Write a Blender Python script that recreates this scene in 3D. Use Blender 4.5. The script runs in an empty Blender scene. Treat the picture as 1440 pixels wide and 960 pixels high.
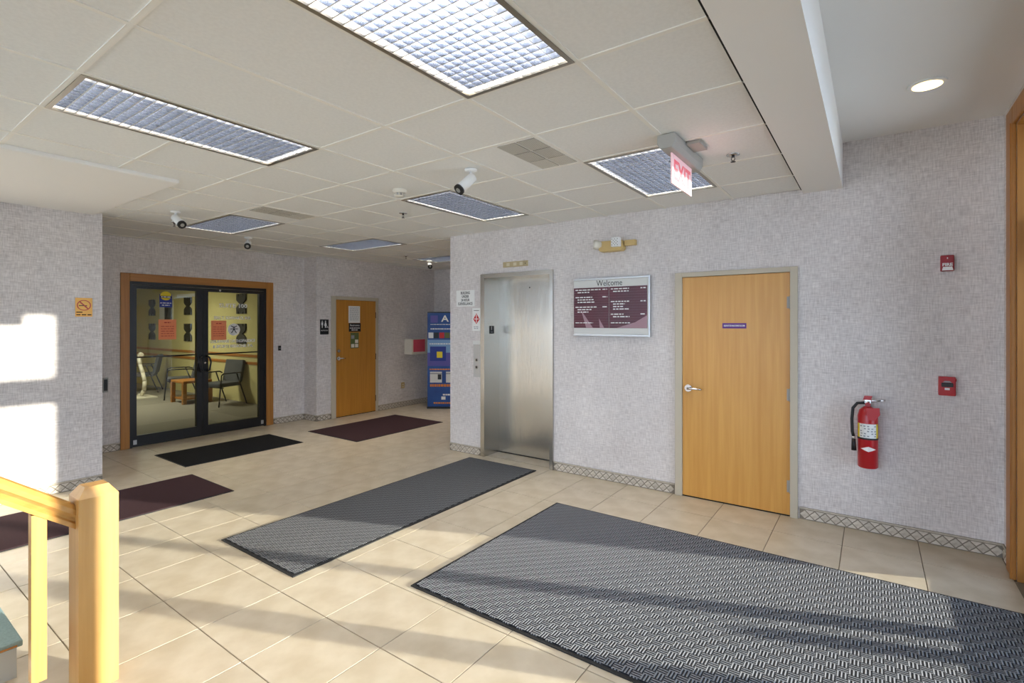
import bpy, bmesh, math, random
from mathutils import Vector, Matrix
random.seed(7)
S = bpy.context.scene
COL = S.collection
# ------------------------------------------------------------------ camera, world, sun, exposure
cam = bpy.data.cameras.new('camera'); co = bpy.data.objects.new('camera', cam); COL.objects.link(co)
cam.sensor_width = 36.0; cam.lens = 710.6 / 1440 * 36; cam.shift_y = -(480 - 454.33) / 1440
cam.clip_start = 0.05
co.location = (0, -4.9, 1.65); co.rotation_euler = (math.pi / 2, 0, 0.6203)
S.camera = co
S.view_settings.view_transform = 'Standard'; S.view_settings.look = 'None'
S.view_settings.gamma = 1; S.view_settings.use_curve_mapping = False
S.view_settings.exposure = 0.74
W = bpy.data.worlds.new('world'); S.world = W; W.use_nodes = True
bg = W.node_tree.nodes['Background']; bg.inputs[0].default_value = (0.66, 0.79, 1.0, 1); bg.inputs[1].default_value = 4.0
sl = bpy.data.lights.new('sun', 'SUN'); sl.energy = 9.5; sl.angle = 0.012; sl.color = (1.0, 0.90, 0.74)
so = bpy.data.objects.new('sun', sl); COL.objects.link(so)
so.rotation_euler = Vector((-0.922, -0.387, -0.150)).to_track_quat('-Z', 'Y').to_euler()
so.location = (6, 0, 4)
FIX_W = 30.0          # power of each ceiling troffer
S.cycles.max_bounces = 9; S.cycles.diffuse_bounces = 6; S.cycles.glossy_bounces = 4
S.cycles.transmission_bounces = 6; S.cycles.transparent_max_bounces = 12
S.cycles.caustics_reflective = False; S.cycles.caustics_refractive = False
S.cycles.sample_clamp_indirect = 6.0


def portal(loc, rot, sx, sy):      # tells the renderer where daylight comes in; gives no light itself
    l = bpy.data.lights.new('daylight_portal', 'AREA'); l.shape = 'RECTANGLE'; l.size = sx; l.size_y = sy
    l.cycles.is_portal = True
    o = bpy.data.objects.new('daylight_portal', l); COL.objects.link(o); o.location = loc; o.rotation_euler = rot


portal((1.0, -1.885, 1.46), (0, math.pi / 2, 0), 2.9, 2.98)
portal((-2.85, -8.62, 1.6), (math.pi / 2, 0, 0), 6.9, 3.0)

# ------------------------------------------------------------------ materials


def lin(c):
    return tuple((v / 255 / 12.92 if v / 255 <= .04045 else ((v / 255 + .055) / 1.055) ** 2.4) for v in c) + (1,)


MATS = {}


def mat(name, rgb, rough=.6, metal=0, var=0, scale=(8, 8, 8), bump=0, rgb2=None, emit=None, spec=.5, detail=4, rnd=0, alpha=None):
    if name in MATS: return MATS[name]
    m = bpy.data.materials.new(name); m.use_nodes = True; MATS[name] = m
    nt = m.node_tree; N = nt.nodes; L = nt.links; b = N['Principled BSDF']
    b.inputs['Base Color'].default_value = lin(rgb); b.inputs['Roughness'].default_value = rough
    b.inputs['Metallic'].default_value = metal; b.inputs['Specular IOR Level'].default_value = spec
    if emit: b.inputs['Emission Color'].default_value = lin(emit[0]); b.inputs['Emission Strength'].default_value = emit[1]
    if var or bump:
        tc = N.new('ShaderNodeTexCoord'); mp = N.new('ShaderNodeMapping'); mp.inputs['Scale'].default_value = scale
        L.new(tc.outputs['Object'], mp.inputs[0])
        nz = N.new('ShaderNodeTexNoise'); nz.inputs['Scale'].default_value = 1; nz.inputs['Detail'].default_value = detail
        L.new(mp.outputs[0], nz.inputs['Vector'])
        if var:
            mx = N.new('ShaderNodeMix'); mx.data_type = 'RGBA'
            c1 = lin(rgb); c2 = lin(rgb2) if rgb2 else tuple(v * (1 - var) for v in c1[:3]) + (1,)
            mx.inputs[6].default_value = c1; mx.inputs[7].default_value = c2
            rp = N.new('ShaderNodeMapRange'); rp.inputs[1].default_value = .36; rp.inputs[2].default_value = .64
            L.new(nz.outputs['Fac'], rp.inputs[0]); L.new(rp.outputs[0], mx.inputs[0])
            out = mx.outputs[2]
            if rnd:
                oi = N.new('ShaderNodeObjectInfo'); hs = N.new('ShaderNodeHueSaturation')
                mr = N.new('ShaderNodeMapRange'); mr.inputs[3].default_value = 1 - rnd; mr.inputs[4].default_value = 1 + rnd
                L.new(oi.outputs['Random'], mr.inputs[0]); L.new(mr.outputs[0], hs.inputs['Value']); L.new(out, hs.inputs['Color']); out = hs.outputs[0]
            L.new(out, b.inputs['Base Color'])
        if bump:
            bp = N.new('ShaderNodeBump'); bp.inputs['Strength'].default_value = bump; bp.inputs['Distance'].default_value = .004
            L.new(nz.outputs['Fac'], bp.inputs['Height']); L.new(bp.outputs[0], b.inputs['Normal'])
    return m


def wallpaper():
    m = mat('wallpaper', (212, 207, 206), .75); nt = m.node_tree; N = nt.nodes; L = nt.links; b = N['Principled BSDF']
    tc = N.new('ShaderNodeTexCoord'); facs = []
    for sc, d in (((14, 14, 120), 3), ((120, 120, 14), 3), ((2.2, 2.2, 2.2), 3)):
        mp = N.new('ShaderNodeMapping'); mp.inputs['Scale'].default_value = sc; L.new(tc.outputs['Object'], mp.inputs[0])
        n = N.new('ShaderNodeTexNoise'); n.inputs['Scale'].default_value = 1; n.inputs['Detail'].default_value = d
        L.new(mp.outputs[0], n.inputs['Vector']); facs.append(n.outputs['Fac'])
    a = N.new('ShaderNodeMath'); a.operation = 'ADD'; L.new(facs[0], a.inputs[0]); L.new(facs[1], a.inputs[1])
    c = N.new('ShaderNodeMath'); c.operation = 'MULTIPLY_ADD'; L.new(facs[2], c.inputs[0]); c.inputs[1].default_value = .45; L.new(a.outputs[0], c.inputs[2])
    rp = N.new('ShaderNodeValToRGB'); e = rp.color_ramp.elements
    e[0].position = .36; e[0].color = lin((184, 176, 174)); e[1].position = .80; e[1].color = lin((246, 241, 239))
    h = N.new('ShaderNodeMath'); h.operation = 'DIVIDE'; h.inputs[1].default_value = 2.1; L.new(c.outputs[0], h.inputs[0])
    L.new(h.outputs[0], rp.inputs[0]); L.new(rp.outputs[0], b.inputs['Base Color'])
    return m


def wood(name, rgb, rgb2, rough=.4, axis=2, s=38):
    sc = [s, s, s]; sc[axis] = 1.6
    m = mat(name, rgb, rough, var=1, scale=tuple(sc), rgb2=rgb2, detail=5); N = m.node_tree.nodes; L = m.node_tree.links
    # long cathedral figure over the fine grain
    mx = [n for n in N if n.type == 'MIX'][0]; rp = [n for n in N if n.type == 'MAP_RANGE'][0]
    tc = [n for n in N if n.type == 'TEX_COORD'][0]
    mp = N.new('ShaderNodeMapping'); s2 = [7, 7, 7]; s2[axis] = .55; mp.inputs['Scale'].default_value = s2; L.new(tc.outputs['Object'], mp.inputs[0])
    n2 = N.new('ShaderNodeTexNoise'); n2.inputs['Scale'].default_value = 1; n2.inputs['Detail'].default_value = 2; n2.inputs['Distortion'].default_value = .6
    L.new(mp.outputs[0], n2.inputs['Vector'])
    av = N.new('ShaderNodeMath'); av.operation = 'MULTIPLY_ADD'; av.inputs[1].default_value = .8
    L.new(n2.outputs['Fac'], av.inputs[0])
    hf = N.new('ShaderNodeMath'); hf.operation = 'MULTIPLY_ADD'; hf.inputs[1].default_value = .45; hf.inputs[2].default_value = -.12
    L.new(rp.outputs[0], hf.inputs[0]); L.new(hf.outputs[0], av.inputs[2]); L.new(av.outputs[0], mx.inputs[0])
    return m


def woven(name, dark, light, cell, rough=.9, soft=0):
    """basket weave of short ridges, turning direction from cell to cell"""
    m = mat(name, dark, rough, spec=.15); nt = m.node_tree; N = nt.nodes; L = nt.links; b = N['Principled BSDF']
    tc = N.new('ShaderNodeTexCoord'); sp = N.new('ShaderNodeSeparateXYZ'); L.new(tc.outputs['Object'], sp.inputs[0])

    def M(op, *a):
        n = N.new('ShaderNodeMath'); n.operation = op
        for i, v in enumerate(a):
            if isinstance(v, (int, float)): n.inputs[i].default_value = v
            else: L.new(v, n.inputs[i])
        return n.outputs[0]
    k = 2 * math.pi * 3 / cell
    wx = M('MULTIPLY_ADD', M('SINE', M('MULTIPLY', sp.outputs[0], k)), .5, .5)
    wy = M('MULTIPLY_ADD', M('SINE', M('MULTIPLY', sp.outputs[1], k)), .5, .5)
    ck = M('MODULO', M('ADD', M('FLOOR', M('DIVIDE', sp.outputs[0], cell)), M('FLOOR', M('DIVIDE', sp.outputs[1], cell))), 2)
    ck = M('ABSOLUTE', ck)
    mix = N.new('ShaderNodeMix'); L.new(ck, mix.inputs[0]); L.new(wx, mix.inputs[2]); L.new(wy, mix.inputs[3])
    nz = N.new('ShaderNodeTexNoise'); nz.inputs['Scale'].default_value = 260; L.new(tc.outputs['Object'], nz.inputs['Vector'])
    f = M('MULTIPLY_ADD', nz.outputs['Fac'], .5, M('MULTIPLY', mix.outputs[0], .75))
    rp = N.new('ShaderNodeValToRGB'); e = rp.color_ramp.elements
    e[0].position = .3; e[0].color = lin(dark); e[1].position = .85; e[1].color = lin(light)
    L.new(f, rp.inputs[0]); L.new(rp.outputs[0], b.inputs['Base Color'])
    bp = N.new('ShaderNodeBump'); bp.inputs['Strength'].default_value = 1.0; bp.inputs['Distance'].default_value = .014
    L.new(mix.outputs[0], bp.inputs['Height']); L.new(bp.outputs[0], b.inputs['Normal'])
    return m


def glass(name, tint=(235, 240, 236), refl=.10):
    m = bpy.data.materials.new(name); m.use_nodes = True; MATS[name] = m; nt = m.node_tree; N = nt.nodes; L = nt.links
    N.remove(N['Principled BSDF'])
    t = N.new('ShaderNodeBsdfTransparent'); t.inputs[0].default_value = lin(tint)
    g = N.new('ShaderNodeBsdfGlossy'); g.inputs['Roughness'].default_value = 0.0
    f = N.new('ShaderNodeFresnel'); f.inputs[0].default_value = 1.5
    x = N.new('ShaderNodeMixShader'); L.new(f.outputs[0], x.inputs[0]); L.new(t.outputs[0], x.inputs[1]); L.new(g.outputs[0], x.inputs[2])
    L.new(x.outputs[0], N['Material Output'].inputs[0])
    return m


def perforated(name, light, dark, pitch):
    m = mat(name, light, .6); nt = m.node_tree; N = nt.nodes; L = nt.links; b = N['Principled BSDF']
    tc = N.new('ShaderNodeTexCoord'); mp = N.new('ShaderNodeMapping'); mp.inputs['Scale'].default_value = (1 / pitch,) * 3
    L.new(tc.outputs['Object'], mp.inputs[0])
    v = N.new('ShaderNodeTexVoronoi'); v.inputs['Randomness'].default_value = 0; v.inputs['Scale'].default_value = 1; v.voronoi_dimensions = '2D'
    L.new(mp.outputs[0], v.inputs['Vector'])
    rp = N.new('ShaderNodeValToRGB'); e = rp.color_ramp.elements; e[0].position = .33; e[0].color = lin(dark); e[1].position = .40; e[1].color = lin(light)
    L.new(v.outputs['Distance'], rp.inputs[0]); L.new(rp.outputs[0], b.inputs['Base Color'])
    return m


wallpaper()
wood('oak_door', (222, 168, 86), (204, 145, 64), .38)
wood('oak_door_shaded', (205, 143, 55), (180, 118, 36), .38)  # same oak as the other door, alcove shade mixed into its colour
wood('oak_trim', (190, 134, 66), (160, 102, 42), .4)
wood('oak_trim_h', (190, 134, 66), (160, 102, 42), .4, axis=1)
wood('maple', (206, 162, 98), (186, 138, 72), .3)
wood('maple_rail', (196, 150, 82), (172, 122, 58), .28, axis=1)
wood('waiting_oak', (190, 130, 62), (160, 100, 44), .4, axis=0)
mat('tile', (205, 194, 174), .34, var=1, rgb2=(190, 177, 154), scale=(5, 5, 5), bump=.10, rnd=.035)
mat('grout', (128, 116, 100), .9)
mat('base_body', (134, 124, 110), .7)
mat('diamond', (212, 203, 190), .5, var=1, rgb2=(184, 173, 158), scale=(30, 30, 30), rnd=.14)
mat('base_triangle', (222, 214, 202), .5, var=1, rgb2=(204, 194, 180), scale=(30, 30, 30), rnd=.06)
mat('base_liner', (200, 189, 172), .5, var=.2, scale=(30, 30, 30))
mat('ceiling_white', (238, 238, 235), .9, var=.04, scale=(60, 60, 60), bump=.15, rnd=.012)
mat('drywall', (242, 240, 236), .85)
mat('grid_white', (240, 237, 229), .6)
mat('putty', (196, 186, 166), .5)
mat('steel', (196, 192, 184), .24, 1, bump=.25, scale=(420, 420, 3))
mat('steel_frame', (170, 164, 152), .3, 1, bump=.15, scale=(300, 300, 4))
mat('chrome', (205, 205, 205), .2, 1)
mat('louver', (186, 193, 206), .24, 1)
mat('white_metal', (228, 228, 226), .45)
mat('black_metal', (16, 17, 22), .35)
mat('black', (18, 18, 20), .5)
mat('dark_gap', (20, 18, 16), .9)  # near-black painted as the shade inside gaps; also used for print
mat('grey_plastic', (168, 166, 160), .5)
mat('cream_plastic', (226, 220, 206), .5)
mat('tan_plastic', (206, 178, 118), .5)
mat('white', (240, 240, 238), .5)
mat('paper', (236, 236, 234), .8)
mat('red', (178, 18, 30), .3)
mat('dark_red', (150, 16, 30), .35)
mat('red_print', (196, 40, 44), .6)
mat('pink_paper', (222, 84, 104), .8)
mat('orange_paper', (255, 158, 112), .8, emit=None)
mat('blue_sticker', (24, 48, 140), .5)
mat('yellow_sticker', (226, 204, 30), .5)
mat('purple', (92, 36, 130), .5)
mat('brass', (196, 142, 70), .35, .6)
mat('pale_brass', (190, 174, 138), .35, .5)
mat('window_brass', (214, 204, 176), .4)
mat('maroon_panel', (96, 26, 44), .35, var=1, rgb2=(74, 22, 36), scale=(3, 3, 3))
mat('silver', (196, 196, 196), .35, .7)
mat('board_white', (222, 222, 218), .5)
mat('mauve', (172, 136, 146), .5)
mat('rubber', (24, 25, 27), .7)
woven('mat_weave', (32, 35, 43), (168, 171, 178), .046)
woven('runner_weave', (36, 38, 42), (156, 158, 163), .042)
mat('maroon_carpet', (74, 54, 57), .95, var=1, rgb2=(54, 39, 43), scale=(220, 220, 220), bump=.6, spec=.1)
mat('black_carpet', (34, 34, 36), .95, var=1, rgb2=(22, 22, 24), scale=(220, 220, 220), bump=.6, spec=.1)
mat('blue_banner', (34, 84, 158), .5, var=1, rgb2=(24, 62, 130), scale=(2, 2, 2))
mat('banner_light', (120, 160, 206), .5)
mat('banner_violet', (84, 78, 160), .5)
mat('orange_print', (226, 134, 50), .6)
mat('grey_print', (150, 152, 156), .6)
mat('green_print', (94, 104, 58), .6)
mat('teal_carpet', (150, 178, 182), .9, var=.15, scale=(120, 120, 120))
mat('stair_side', (196, 204, 206), .7)
mat('waiting_wall', (206, 196, 140), .8)
mat('waiting_floor', (140, 134, 124), .9, var=.12, scale=(40, 40, 40))
mat('chair_fabric', (92, 94, 100), .9, var=.2, scale=(90, 90, 90))
mat('hanging', (46, 44, 36), .7)
mat('asphalt', (150, 148, 144), .9)
mat('pale_bounce_ground', (206, 202, 194), .9)
mat('brick_out', (150, 120, 104), .9)
mat('can_glow', (255, 230, 170), .5, emit=((255, 226, 160), 3.0))
mat('exit_pane', (250, 222, 224), .3, emit=((255, 150, 160), .12))
mat('exit_letter', (226, 120, 130), .4, emit=((255, 60, 80), .15))
glass('pane')
glass('day_pane', (246, 249, 250))
perforated('perforated', (226, 222, 212), (120, 118, 112), .011)
perforated('perforated_light', (226, 222, 212), (165, 162, 152), .011)


# ------------------------------------------------------------------ mesh helpers
class MB:
    def __init__(s): s.v = []; s.f = []; s.sm = []

    def add(s, vs, fs, smooth=False):
        n = len(s.v); s.v += [tuple(v) for v in vs]; s.f += [tuple(i + n for i in f) for f in fs]; s.sm += [smooth] * len(fs); return s

    def box(s, x0, x1, y0, y1, z0, z1):
        x0, x1 = min(x0, x1), max(x0, x1); y0, y1 = min(y0, y1), max(y0, y1); z0, z1 = min(z0, z1), max(z0, z1)
        return s.add([(x0, y0, z0), (x1, y0, z0), (x1, y1, z0), (x0, y1, z0), (x0, y0, z1), (x1, y0, z1), (x1, y1, z1), (x0, y1, z1)],
                     [(0, 3, 2, 1), (4, 5, 6, 7), (0, 1, 5, 4), (1, 2, 6, 5), (2, 3, 7, 6), (3, 0, 4, 7)])

    def prism(s, poly, axis, a, b):
        """extrude a 2-D polygon (list of (u,v)) along axis 'x','y' or 'z' from a to b"""
        n = len(poly)
        P = {'x': lambda u, v, t: (t, u, v), 'y': lambda u, v, t: (u, t, v), 'z': lambda u, v, t: (u, v, t)}[axis]
        vs = [P(u, v, a) for u, v in poly] + [P(u, v, b) for u, v in poly]
        ar = sum(poly[i][0] * poly[(i + 1) % n][1] - poly[(i + 1) % n][0] * poly[i][1] for i in range(n))
        fl = (ar > 0) ^ (axis == 'y') ^ (b < a)
        fs = [tuple(range(n)), tuple(range(2 * n - 1, n - 1, -1))] + [(i, i + n, (i + 1) % n + n, (i + 1) % n) for i in range(n)]
        if fl: fs = [tuple(reversed(f)) for f in fs]
        return s.add(vs, fs)

    def tube(s, pts, r, n=8, cap=True):
        pts = [Vector(p) for p in pts]; rs = r if isinstance(r, (list, tuple)) else [r] * len(pts)
        d0 = (pts[1] - pts[0]).normalized(); ref = Vector((0, 0, 1)) if abs(d0.z) < .9 else Vector((1, 0, 0))
        u = d0.cross(ref).normalized(); vs = []; fs = []
        for i, p in enumerate(pts):
            d = ((pts[min(i + 1, len(pts) - 1)] - p).normalized() + (p - pts[max(i - 1, 0)]).normalized()).normalized()
            u = (u - d * u.dot(d)).normalized(); w = d.cross(u)
            vs += [p + (u * math.cos(2 * math.pi * k / n) + w * math.sin(2 * math.pi * k / n)) * rs[i] for k in range(n)]
        for i in range(len(pts) - 1):
            for k in range(n): fs.append((i * n + k, i * n + (k + 1) % n, (i + 1) * n + (k + 1) % n, (i + 1) * n + k))
        s.add(vs, fs, True)
        if cap:
            m = len(s.v) - len(vs); s.f += [tuple(m + k for k in reversed(range(n))), tuple(m + (len(pts) - 1) * n + k for k in range(n))]; s.sm += [False, False]
        return s

    def cyl(s, a, b, r, n=20): return s.tube([a, b], r, n)

    def lathe(s, prof, c, n=24):
        vs = [(c[0] + r * math.cos(2 * math.pi * k / n), c[1] + r * math.sin(2 * math.pi * k / n), c[2] + z) for r, z in prof for k in range(n)]
        fs = [(i * n + k, i * n + (k + 1) % n, (i + 1) * n + (k + 1) % n, (i + 1) * n + k) for i in range(len(prof) - 1) for k in range(n)]
        return s.add(vs, fs, True)

    def ring(s, c, r0, r1, axis, a, b, n=24, ry=1):
        ang = [2 * math.pi * k / n for k in range(n)]
        P = {'x': lambda u, v, t: (t, c[0] + u, c[1] + v), 'y': lambda u, v, t: (c[0] + u, t, c[1] + v), 'z': lambda u, v, t: (c[0] + u, c[1] + v, t)}[axis]
        vs = [P(r * math.cos(g), r * ry * math.sin(g), t) for r, t in ((r0, a), (r1, a), (r1, b), (r0, b)) for g in ang]
        fs = [(j * n + k, j * n + (k + 1) % n, ((j + 1) % 4) * n + (k + 1) % n, ((j + 1) % 4) * n + k) for j in range(4) for k in range(n)]
        return s.add(vs, fs)


def disc(c, r, n=20, ry=1): return [(c[0] + r * math.cos(2 * math.pi * k / n), c[1] + r * ry * math.sin(2 * math.pi * k / n)) for k in range(n)]


BASE = {}


def mesh_of(name, mb, off=(0, 0, 0), bevel=0):
    me = bpy.data.meshes.new(name)
    me.from_pydata([(v[0] - off[0], v[1] - off[1], v[2] - off[2]) for v in mb.v], [], mb.f)
    me.polygons.foreach_set('use_smooth', mb.sm); me.validate()
    bm = bmesh.new(); bm.from_mesh(me); bmesh.ops.recalc_face_normals(bm, faces=bm.faces)
    if bevel: bmesh.ops.bevel(bm, geom=[e for e in bm.edges if len(e.link_faces) == 2 and e.calc_face_angle(0) > .6], offset=bevel, segments=2, affect='EDGES', profile=.5)
    bm.to_mesh(me); bm.free(); return me


def obj(name, mb, m, parent=None, bevel=0, kind=None, label=None):
    off = BASE.get(parent, (0, 0, 0)) if parent else (0, 0, 0)
    me = mesh_of(name, mb, off, bevel); me.materials.append(MATS[m])
    o = bpy.data.objects.new(name, me); COL.objects.link(o)
    if parent: o.parent = parent; BASE[o] = off
    else: BASE[o] = (0, 0, 0)
    if kind: o['kind'] = kind
    if name in ('print', 'reflector_dots', 'label_print', 'orange_print'): o['kind'] = 'stuff'
    if label: o['label'] = label
    return o


def struct(name, mb, m, **k): return obj(name, mb, m, kind='structure', **k)


def thing(name, label, cat, loc, group=None, rz=0):
    o = bpy.data.objects.new(name, None); COL.objects.link(o); o.location = loc; o.rotation_euler = (0, 0, rz)
    o.empty_display_size = .1; o['label'] = label; o['category'] = cat
    if group: o['group'] = group
    BASE[o] = tuple(loc); return o


def sroot(name, loc):
    o = bpy.data.objects.new(name, None); COL.objects.link(o); o.location = loc; o['kind'] = 'structure'; BASE[o] = tuple(loc); return o


def copy_tree(src, loc, label=None, rz=None):
    r = src.copy(); COL.objects.link(r); r.location = loc
    if rz is not None: r.rotation_euler = (0, 0, rz)
    if label: r['label'] = label

    def kids(a, b):
        for ch in a.children:
            c = ch.copy(); COL.objects.link(c); c.parent = b; kids(ch, c)
    kids(src, r); return r


def text(name, s, size, loc, face, m, parent, width=None, bold=0):
    """lettering as a thin solid; face '-y' = read from the south, '+x' = read from the east"""
    cu = bpy.data.curves.new('lettering', 'FONT'); cu.body = s; cu.size = size; cu.align_x = 'CENTER'; cu.align_y = 'CENTER'
    cu.extrude = .0004; cu.resolution_u = 2; cu.offset = bold
    o = bpy.data.objects.new('lettering', cu); COL.objects.link(o)
    me = bpy.data.meshes.new_from_object(o.evaluated_get(bpy.context.evaluated_depsgraph_get()))
    bpy.data.objects.remove(o); bpy.data.curves.remove(cu)
    R = Matrix.Rotation(math.pi / 2, 4, 'X')
    if face == '+x': R = Matrix.Rotation(math.pi / 2, 4, 'Z') @ R
    sx = 1
    if width and len(me.vertices):
        xs = [v.co.x for v in me.vertices]; sx = width / (max(xs) - min(xs))
    off = BASE[parent]
    me.transform(Matrix.Translation(Vector(loc) - Vector(off)) @ R @ Matrix.Diagonal((sx, 1, 1, 1)))
    me.materials.clear(); me.materials.append(MATS[m]); me.name = name
    ob = bpy.data.objects.new(name, me); COL.objects.link(ob); ob.parent = parent; BASE[ob] = off
    return ob


def dashes(mb, axis, plane, u0, u1, z, h, rnd, t=.0006):
    """a line of print too small to read: word-long strokes"""
    u = u0; sgn = -1 if axis == 'y' else 1
    while u < u1 - .004:
        w = min(rnd.uniform(.018, .05), u1 - u)
        if axis == 'y': mb.box(u, u + w, plane, plane - t, z, z + h)
        else: mb.box(plane, plane + t, u, u + w, z, z + h)
        u += w + .009


ZC = 2.775
XW, XR, YB = -7.97, -7.61, 2.9        # suite wall, restroom wall, alcove end
XS, YS = -6.45, -3.12                 # stub wall
XE = .75                              # entrance wall
XN = -4.49                            # left end of the elevator wall
GX0, GSX, GY0, GSY = -1.035, .62, -2.965, .61

# ------------------------------------------------------------------ floor
floor = struct('floor', MB().box(XW - .1, XE + .2, -8.6, YB + .1, -.12, -.004), 'grout')
fx0, fy0, fs = .276, -.42, .463
f = 710.6; sy_, cy_ = math.sin(.6203), math.cos(.6203)


def in_view(x, y, z, m=110):
    dx, dy, dz = x, y + 4.9, z - 1.65
    d = -sy_ * dx + cy_ * dy
    if d < .25: return False
    u = 720 + f * (cy_ * dx + sy_ * dy) / d; v = 454.33 - f * dz / d
    return -m < u < 1440 + m and -m < v < 960 + m


tm = mesh_of('floor_tile', MB().box(-.229, .229, -.229, .229, -.012, 0), bevel=.0018); tm.materials.append(MATS['tile'])
far = MB(); cand = []
for i in range(-19, 3):
    for j in range(-18, 9):
        x, y = fx0 + (i + .5) * fs, fy0 + (j + .5) * fs
        if x < XW - .2 or x > XE + .2 or y > YB + .2 or y < -8.5: continue
        if x > XN + .2 and y > .25: continue
        if y < YS - .3 and x < XS - .25: continue
        if x < XR - .3 and y > .4: continue
        vis = in_view(x, y, 0) and not (x > XN + .35 and y > .1 and not -4.0 < x < -2.9)
        cand.append((0 if vis else 1, math.hypot(x, y + 4.9), x, y))
cand.sort()
for n, (k, d, x, y) in enumerate(cand):
    if k == 0 and n < 300:
        o = bpy.data.objects.new('floor_tile', tm); COL.objects.link(o); o.parent = floor; o.location = (x, y, 0)
    else:
        far.box(x - .229, x + .229, y - .229, y + .229, -.012, 0)
ft = obj('far_floor_tiles', far, 'tile', floor); ft['kind'] = 'stuff'

# ------------------------------------------------------------------ walls
HW = 3.25
wn = MB()
wn.box(XN, -3.968, 0, .4, 0, HW).box(-3.968, -2.925, 0, .4, 2.255, HW).box(-2.925, -1.55, 0, .4, 0, HW)
wn.box(-1.55, -.52, 0, .4, 2.132, HW).box(-.52, XE + .2, 0, .4, 0, HW).box(-3.968, -2.925, .36, .4, 0, 2.255).box(-1.55, -.52, .2, .4, 0, 2.132)
struct('wall_north', wn, 'wallpaper')
struct('wall_block', MB().box(XN, XN + .15, .4, YB + .15, 0, HW), 'wallpaper')
struct('wall_alcove_end', MB().box(XR - .15, XN + .15, YB, YB + .15, 0, HW), 'wallpaper')
struct('wall_restroom', MB().box(XR - .36, XR, .1, .385, 0, HW).box(XR - .15, XR, .385, 1.375, 2.122, HW).box(XR - .15, XR, 1.375, YB, 0, HW).box(XR - .15, XR - .08, .385, 1.375, 0, 2.122), 'wallpaper')
struct('wall_west', MB().box(XW - .12, XW, -3.3, -2.505, 0, HW).box(XW - .12, XW, -2.505, -.46, 2.302, HW).box(XW - .12, XW, -.46, .3, 0, HW), 'wallpaper')
struct('wall_stub', MB().box(XS - .15, XS, -8.5, YS, 0, HW).box(XW - .12, XS - .15, YS - .15, YS, 0, HW), 'wallpaper')
struct('wall_east', MB().box(XE, XE + .2, -.385, 0, 0, HW).box(XE, XE + .2, -3.385, -.385, 2.93, HW).box(XE, XE + .2, -8.6, -3.385, 0, HW), 'wallpaper')
sw = MB().box(XS - .15, XE + .2, -8.65, -8.45, 0, .1).box(XS - .15, XE + .2, -8.65, -8.45, 3.1, HW).box(XS - .15, -6.3, -8.65, -8.45, .1, 3.1).box(.6, XE + .2, -8.65, -8.45, .1, 3.1)
struct('wall_south', sw, 'wallpaper')
w1 = sroot('window_1', (-2.8, -8.55, .5))  # unseen window wall, enlarged to let in more sky light
for k in range(6):
    x = -6.3 + k * 1.38
    obj('mullion', MB().box(x - .03, x + .03, -8.6, -8.5, .1, 3.1), 'white_metal', w1)
for k in range(5):
    obj('pane', MB().box(-6.27 + k * 1.38, -4.95 + k * 1.38, -8.553, -8.547, .1, 3.1), 'day_pane', w1)
struct('ground', MB().box(XE + .2, 40, -40, 30, -.25, -.05).box(-30, XE + .2, -40, -8.65, -.25, -.05), 'pale_bounce_ground')  # unseen ground, coloured pale to bounce daylight up to the ceiling

# ------------------------------------------------------------------ ceilings
ceil = struct('ceiling', MB().box(-17.2, -.25, -8.65, YB + .15, HW, HW + .1), 'drywall')
struct('ceiling_entry', MB().box(-.25, XE + .2, -8.65, .05, 3.113, 3.35), 'drywall')
struct('ceiling_beam', MB().box(-.477, -.2, -8.45, -.001, 2.745, 3.2), 'drywall')
struct('soffit', MB().box(XS, -4.45, -8.45, -3.18, 2.75, 3.0), 'drywall', bevel=.012)
FIX = [('y', -1, -3.575), ('y', -4, -3.575), ('y', -1, -1.135), ('y', -4, -1.135), ('x', -8, -2.05), ('x', -8, -.22), ('x', -8, 1.61)]
gx = lambda k: GX0 - GSX * k
gy = lambda k: GY0 + GSY * k
occupied = {(0, -2), (0, -1), (3, -2), (3, -1), (0, 2), (0, 3), (3, 2), (3, 3), (7, 1), (8, 1), (7, 4), (8, 4), (7, 7), (8, 7), (1, 1), (6, 1)}
long_tiles = {(1, -2), (2, -2)}
skip = {(1, -1), (2, -1)}
tmesh = {}
for i in range(-1, 12):
    for j in range(-9, 10):
        if (i, j) in occupied or (i, j) in skip: continue
        x1 = gx(i) if i >= 0 else -.48; x0 = gx(i + 1) if i >= 0 else GX0
        x0 = max(x0, XW); y0, y1 = gy(j), gy(j + 1)
        if (i, j) in long_tiles: y1 = gy(j + 2)
        y1 = min(y1, YB)
        if x1 - x0 < .03 or y1 - y0 < .03: continue
        if x0 > XN - .1 and y0 > -.02: continue
        if x0 > XN: y1 = min(y1, -.002)
        if x1 <= XS + .25 and y1 < YS - .05: continue
        if x0 >= XS and x1 <= -4.45 and y1 <= -3.18: continue
        if x1 < XR and y0 > .1: continue
        w, h = round(x1 - x0 - .018, 3), round(y1 - y0 - .018, 3)
        key = (w, h)
        if key not in tmesh:
            me = mesh_of('ceiling_tile', MB().box(-w / 2, w / 2, -h / 2, h / 2, .003, .02)); me.materials.append(MATS['ceiling_white']); tmesh[key] = me
        o = bpy.data.objects.new('ceiling_tile', tmesh[key]); COL.objects.link(o); o.parent = ceil; o.location = ((x0 + x1) / 2, (y0 + y1) / 2, ZC)
GW = .012
FXC = [{(0, -2), (0, -1)}, {(3, -2), (3, -1)}, {(0, 2), (0, 3)}, {(3, 2), (3, 3)}, {(7, 1), (8, 1)}, {(7, 4), (8, 4)}, {(7, 7), (8, 7)}, {(1, -2), (1, -1)}, {(2, -2), (2, -1)}]


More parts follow.
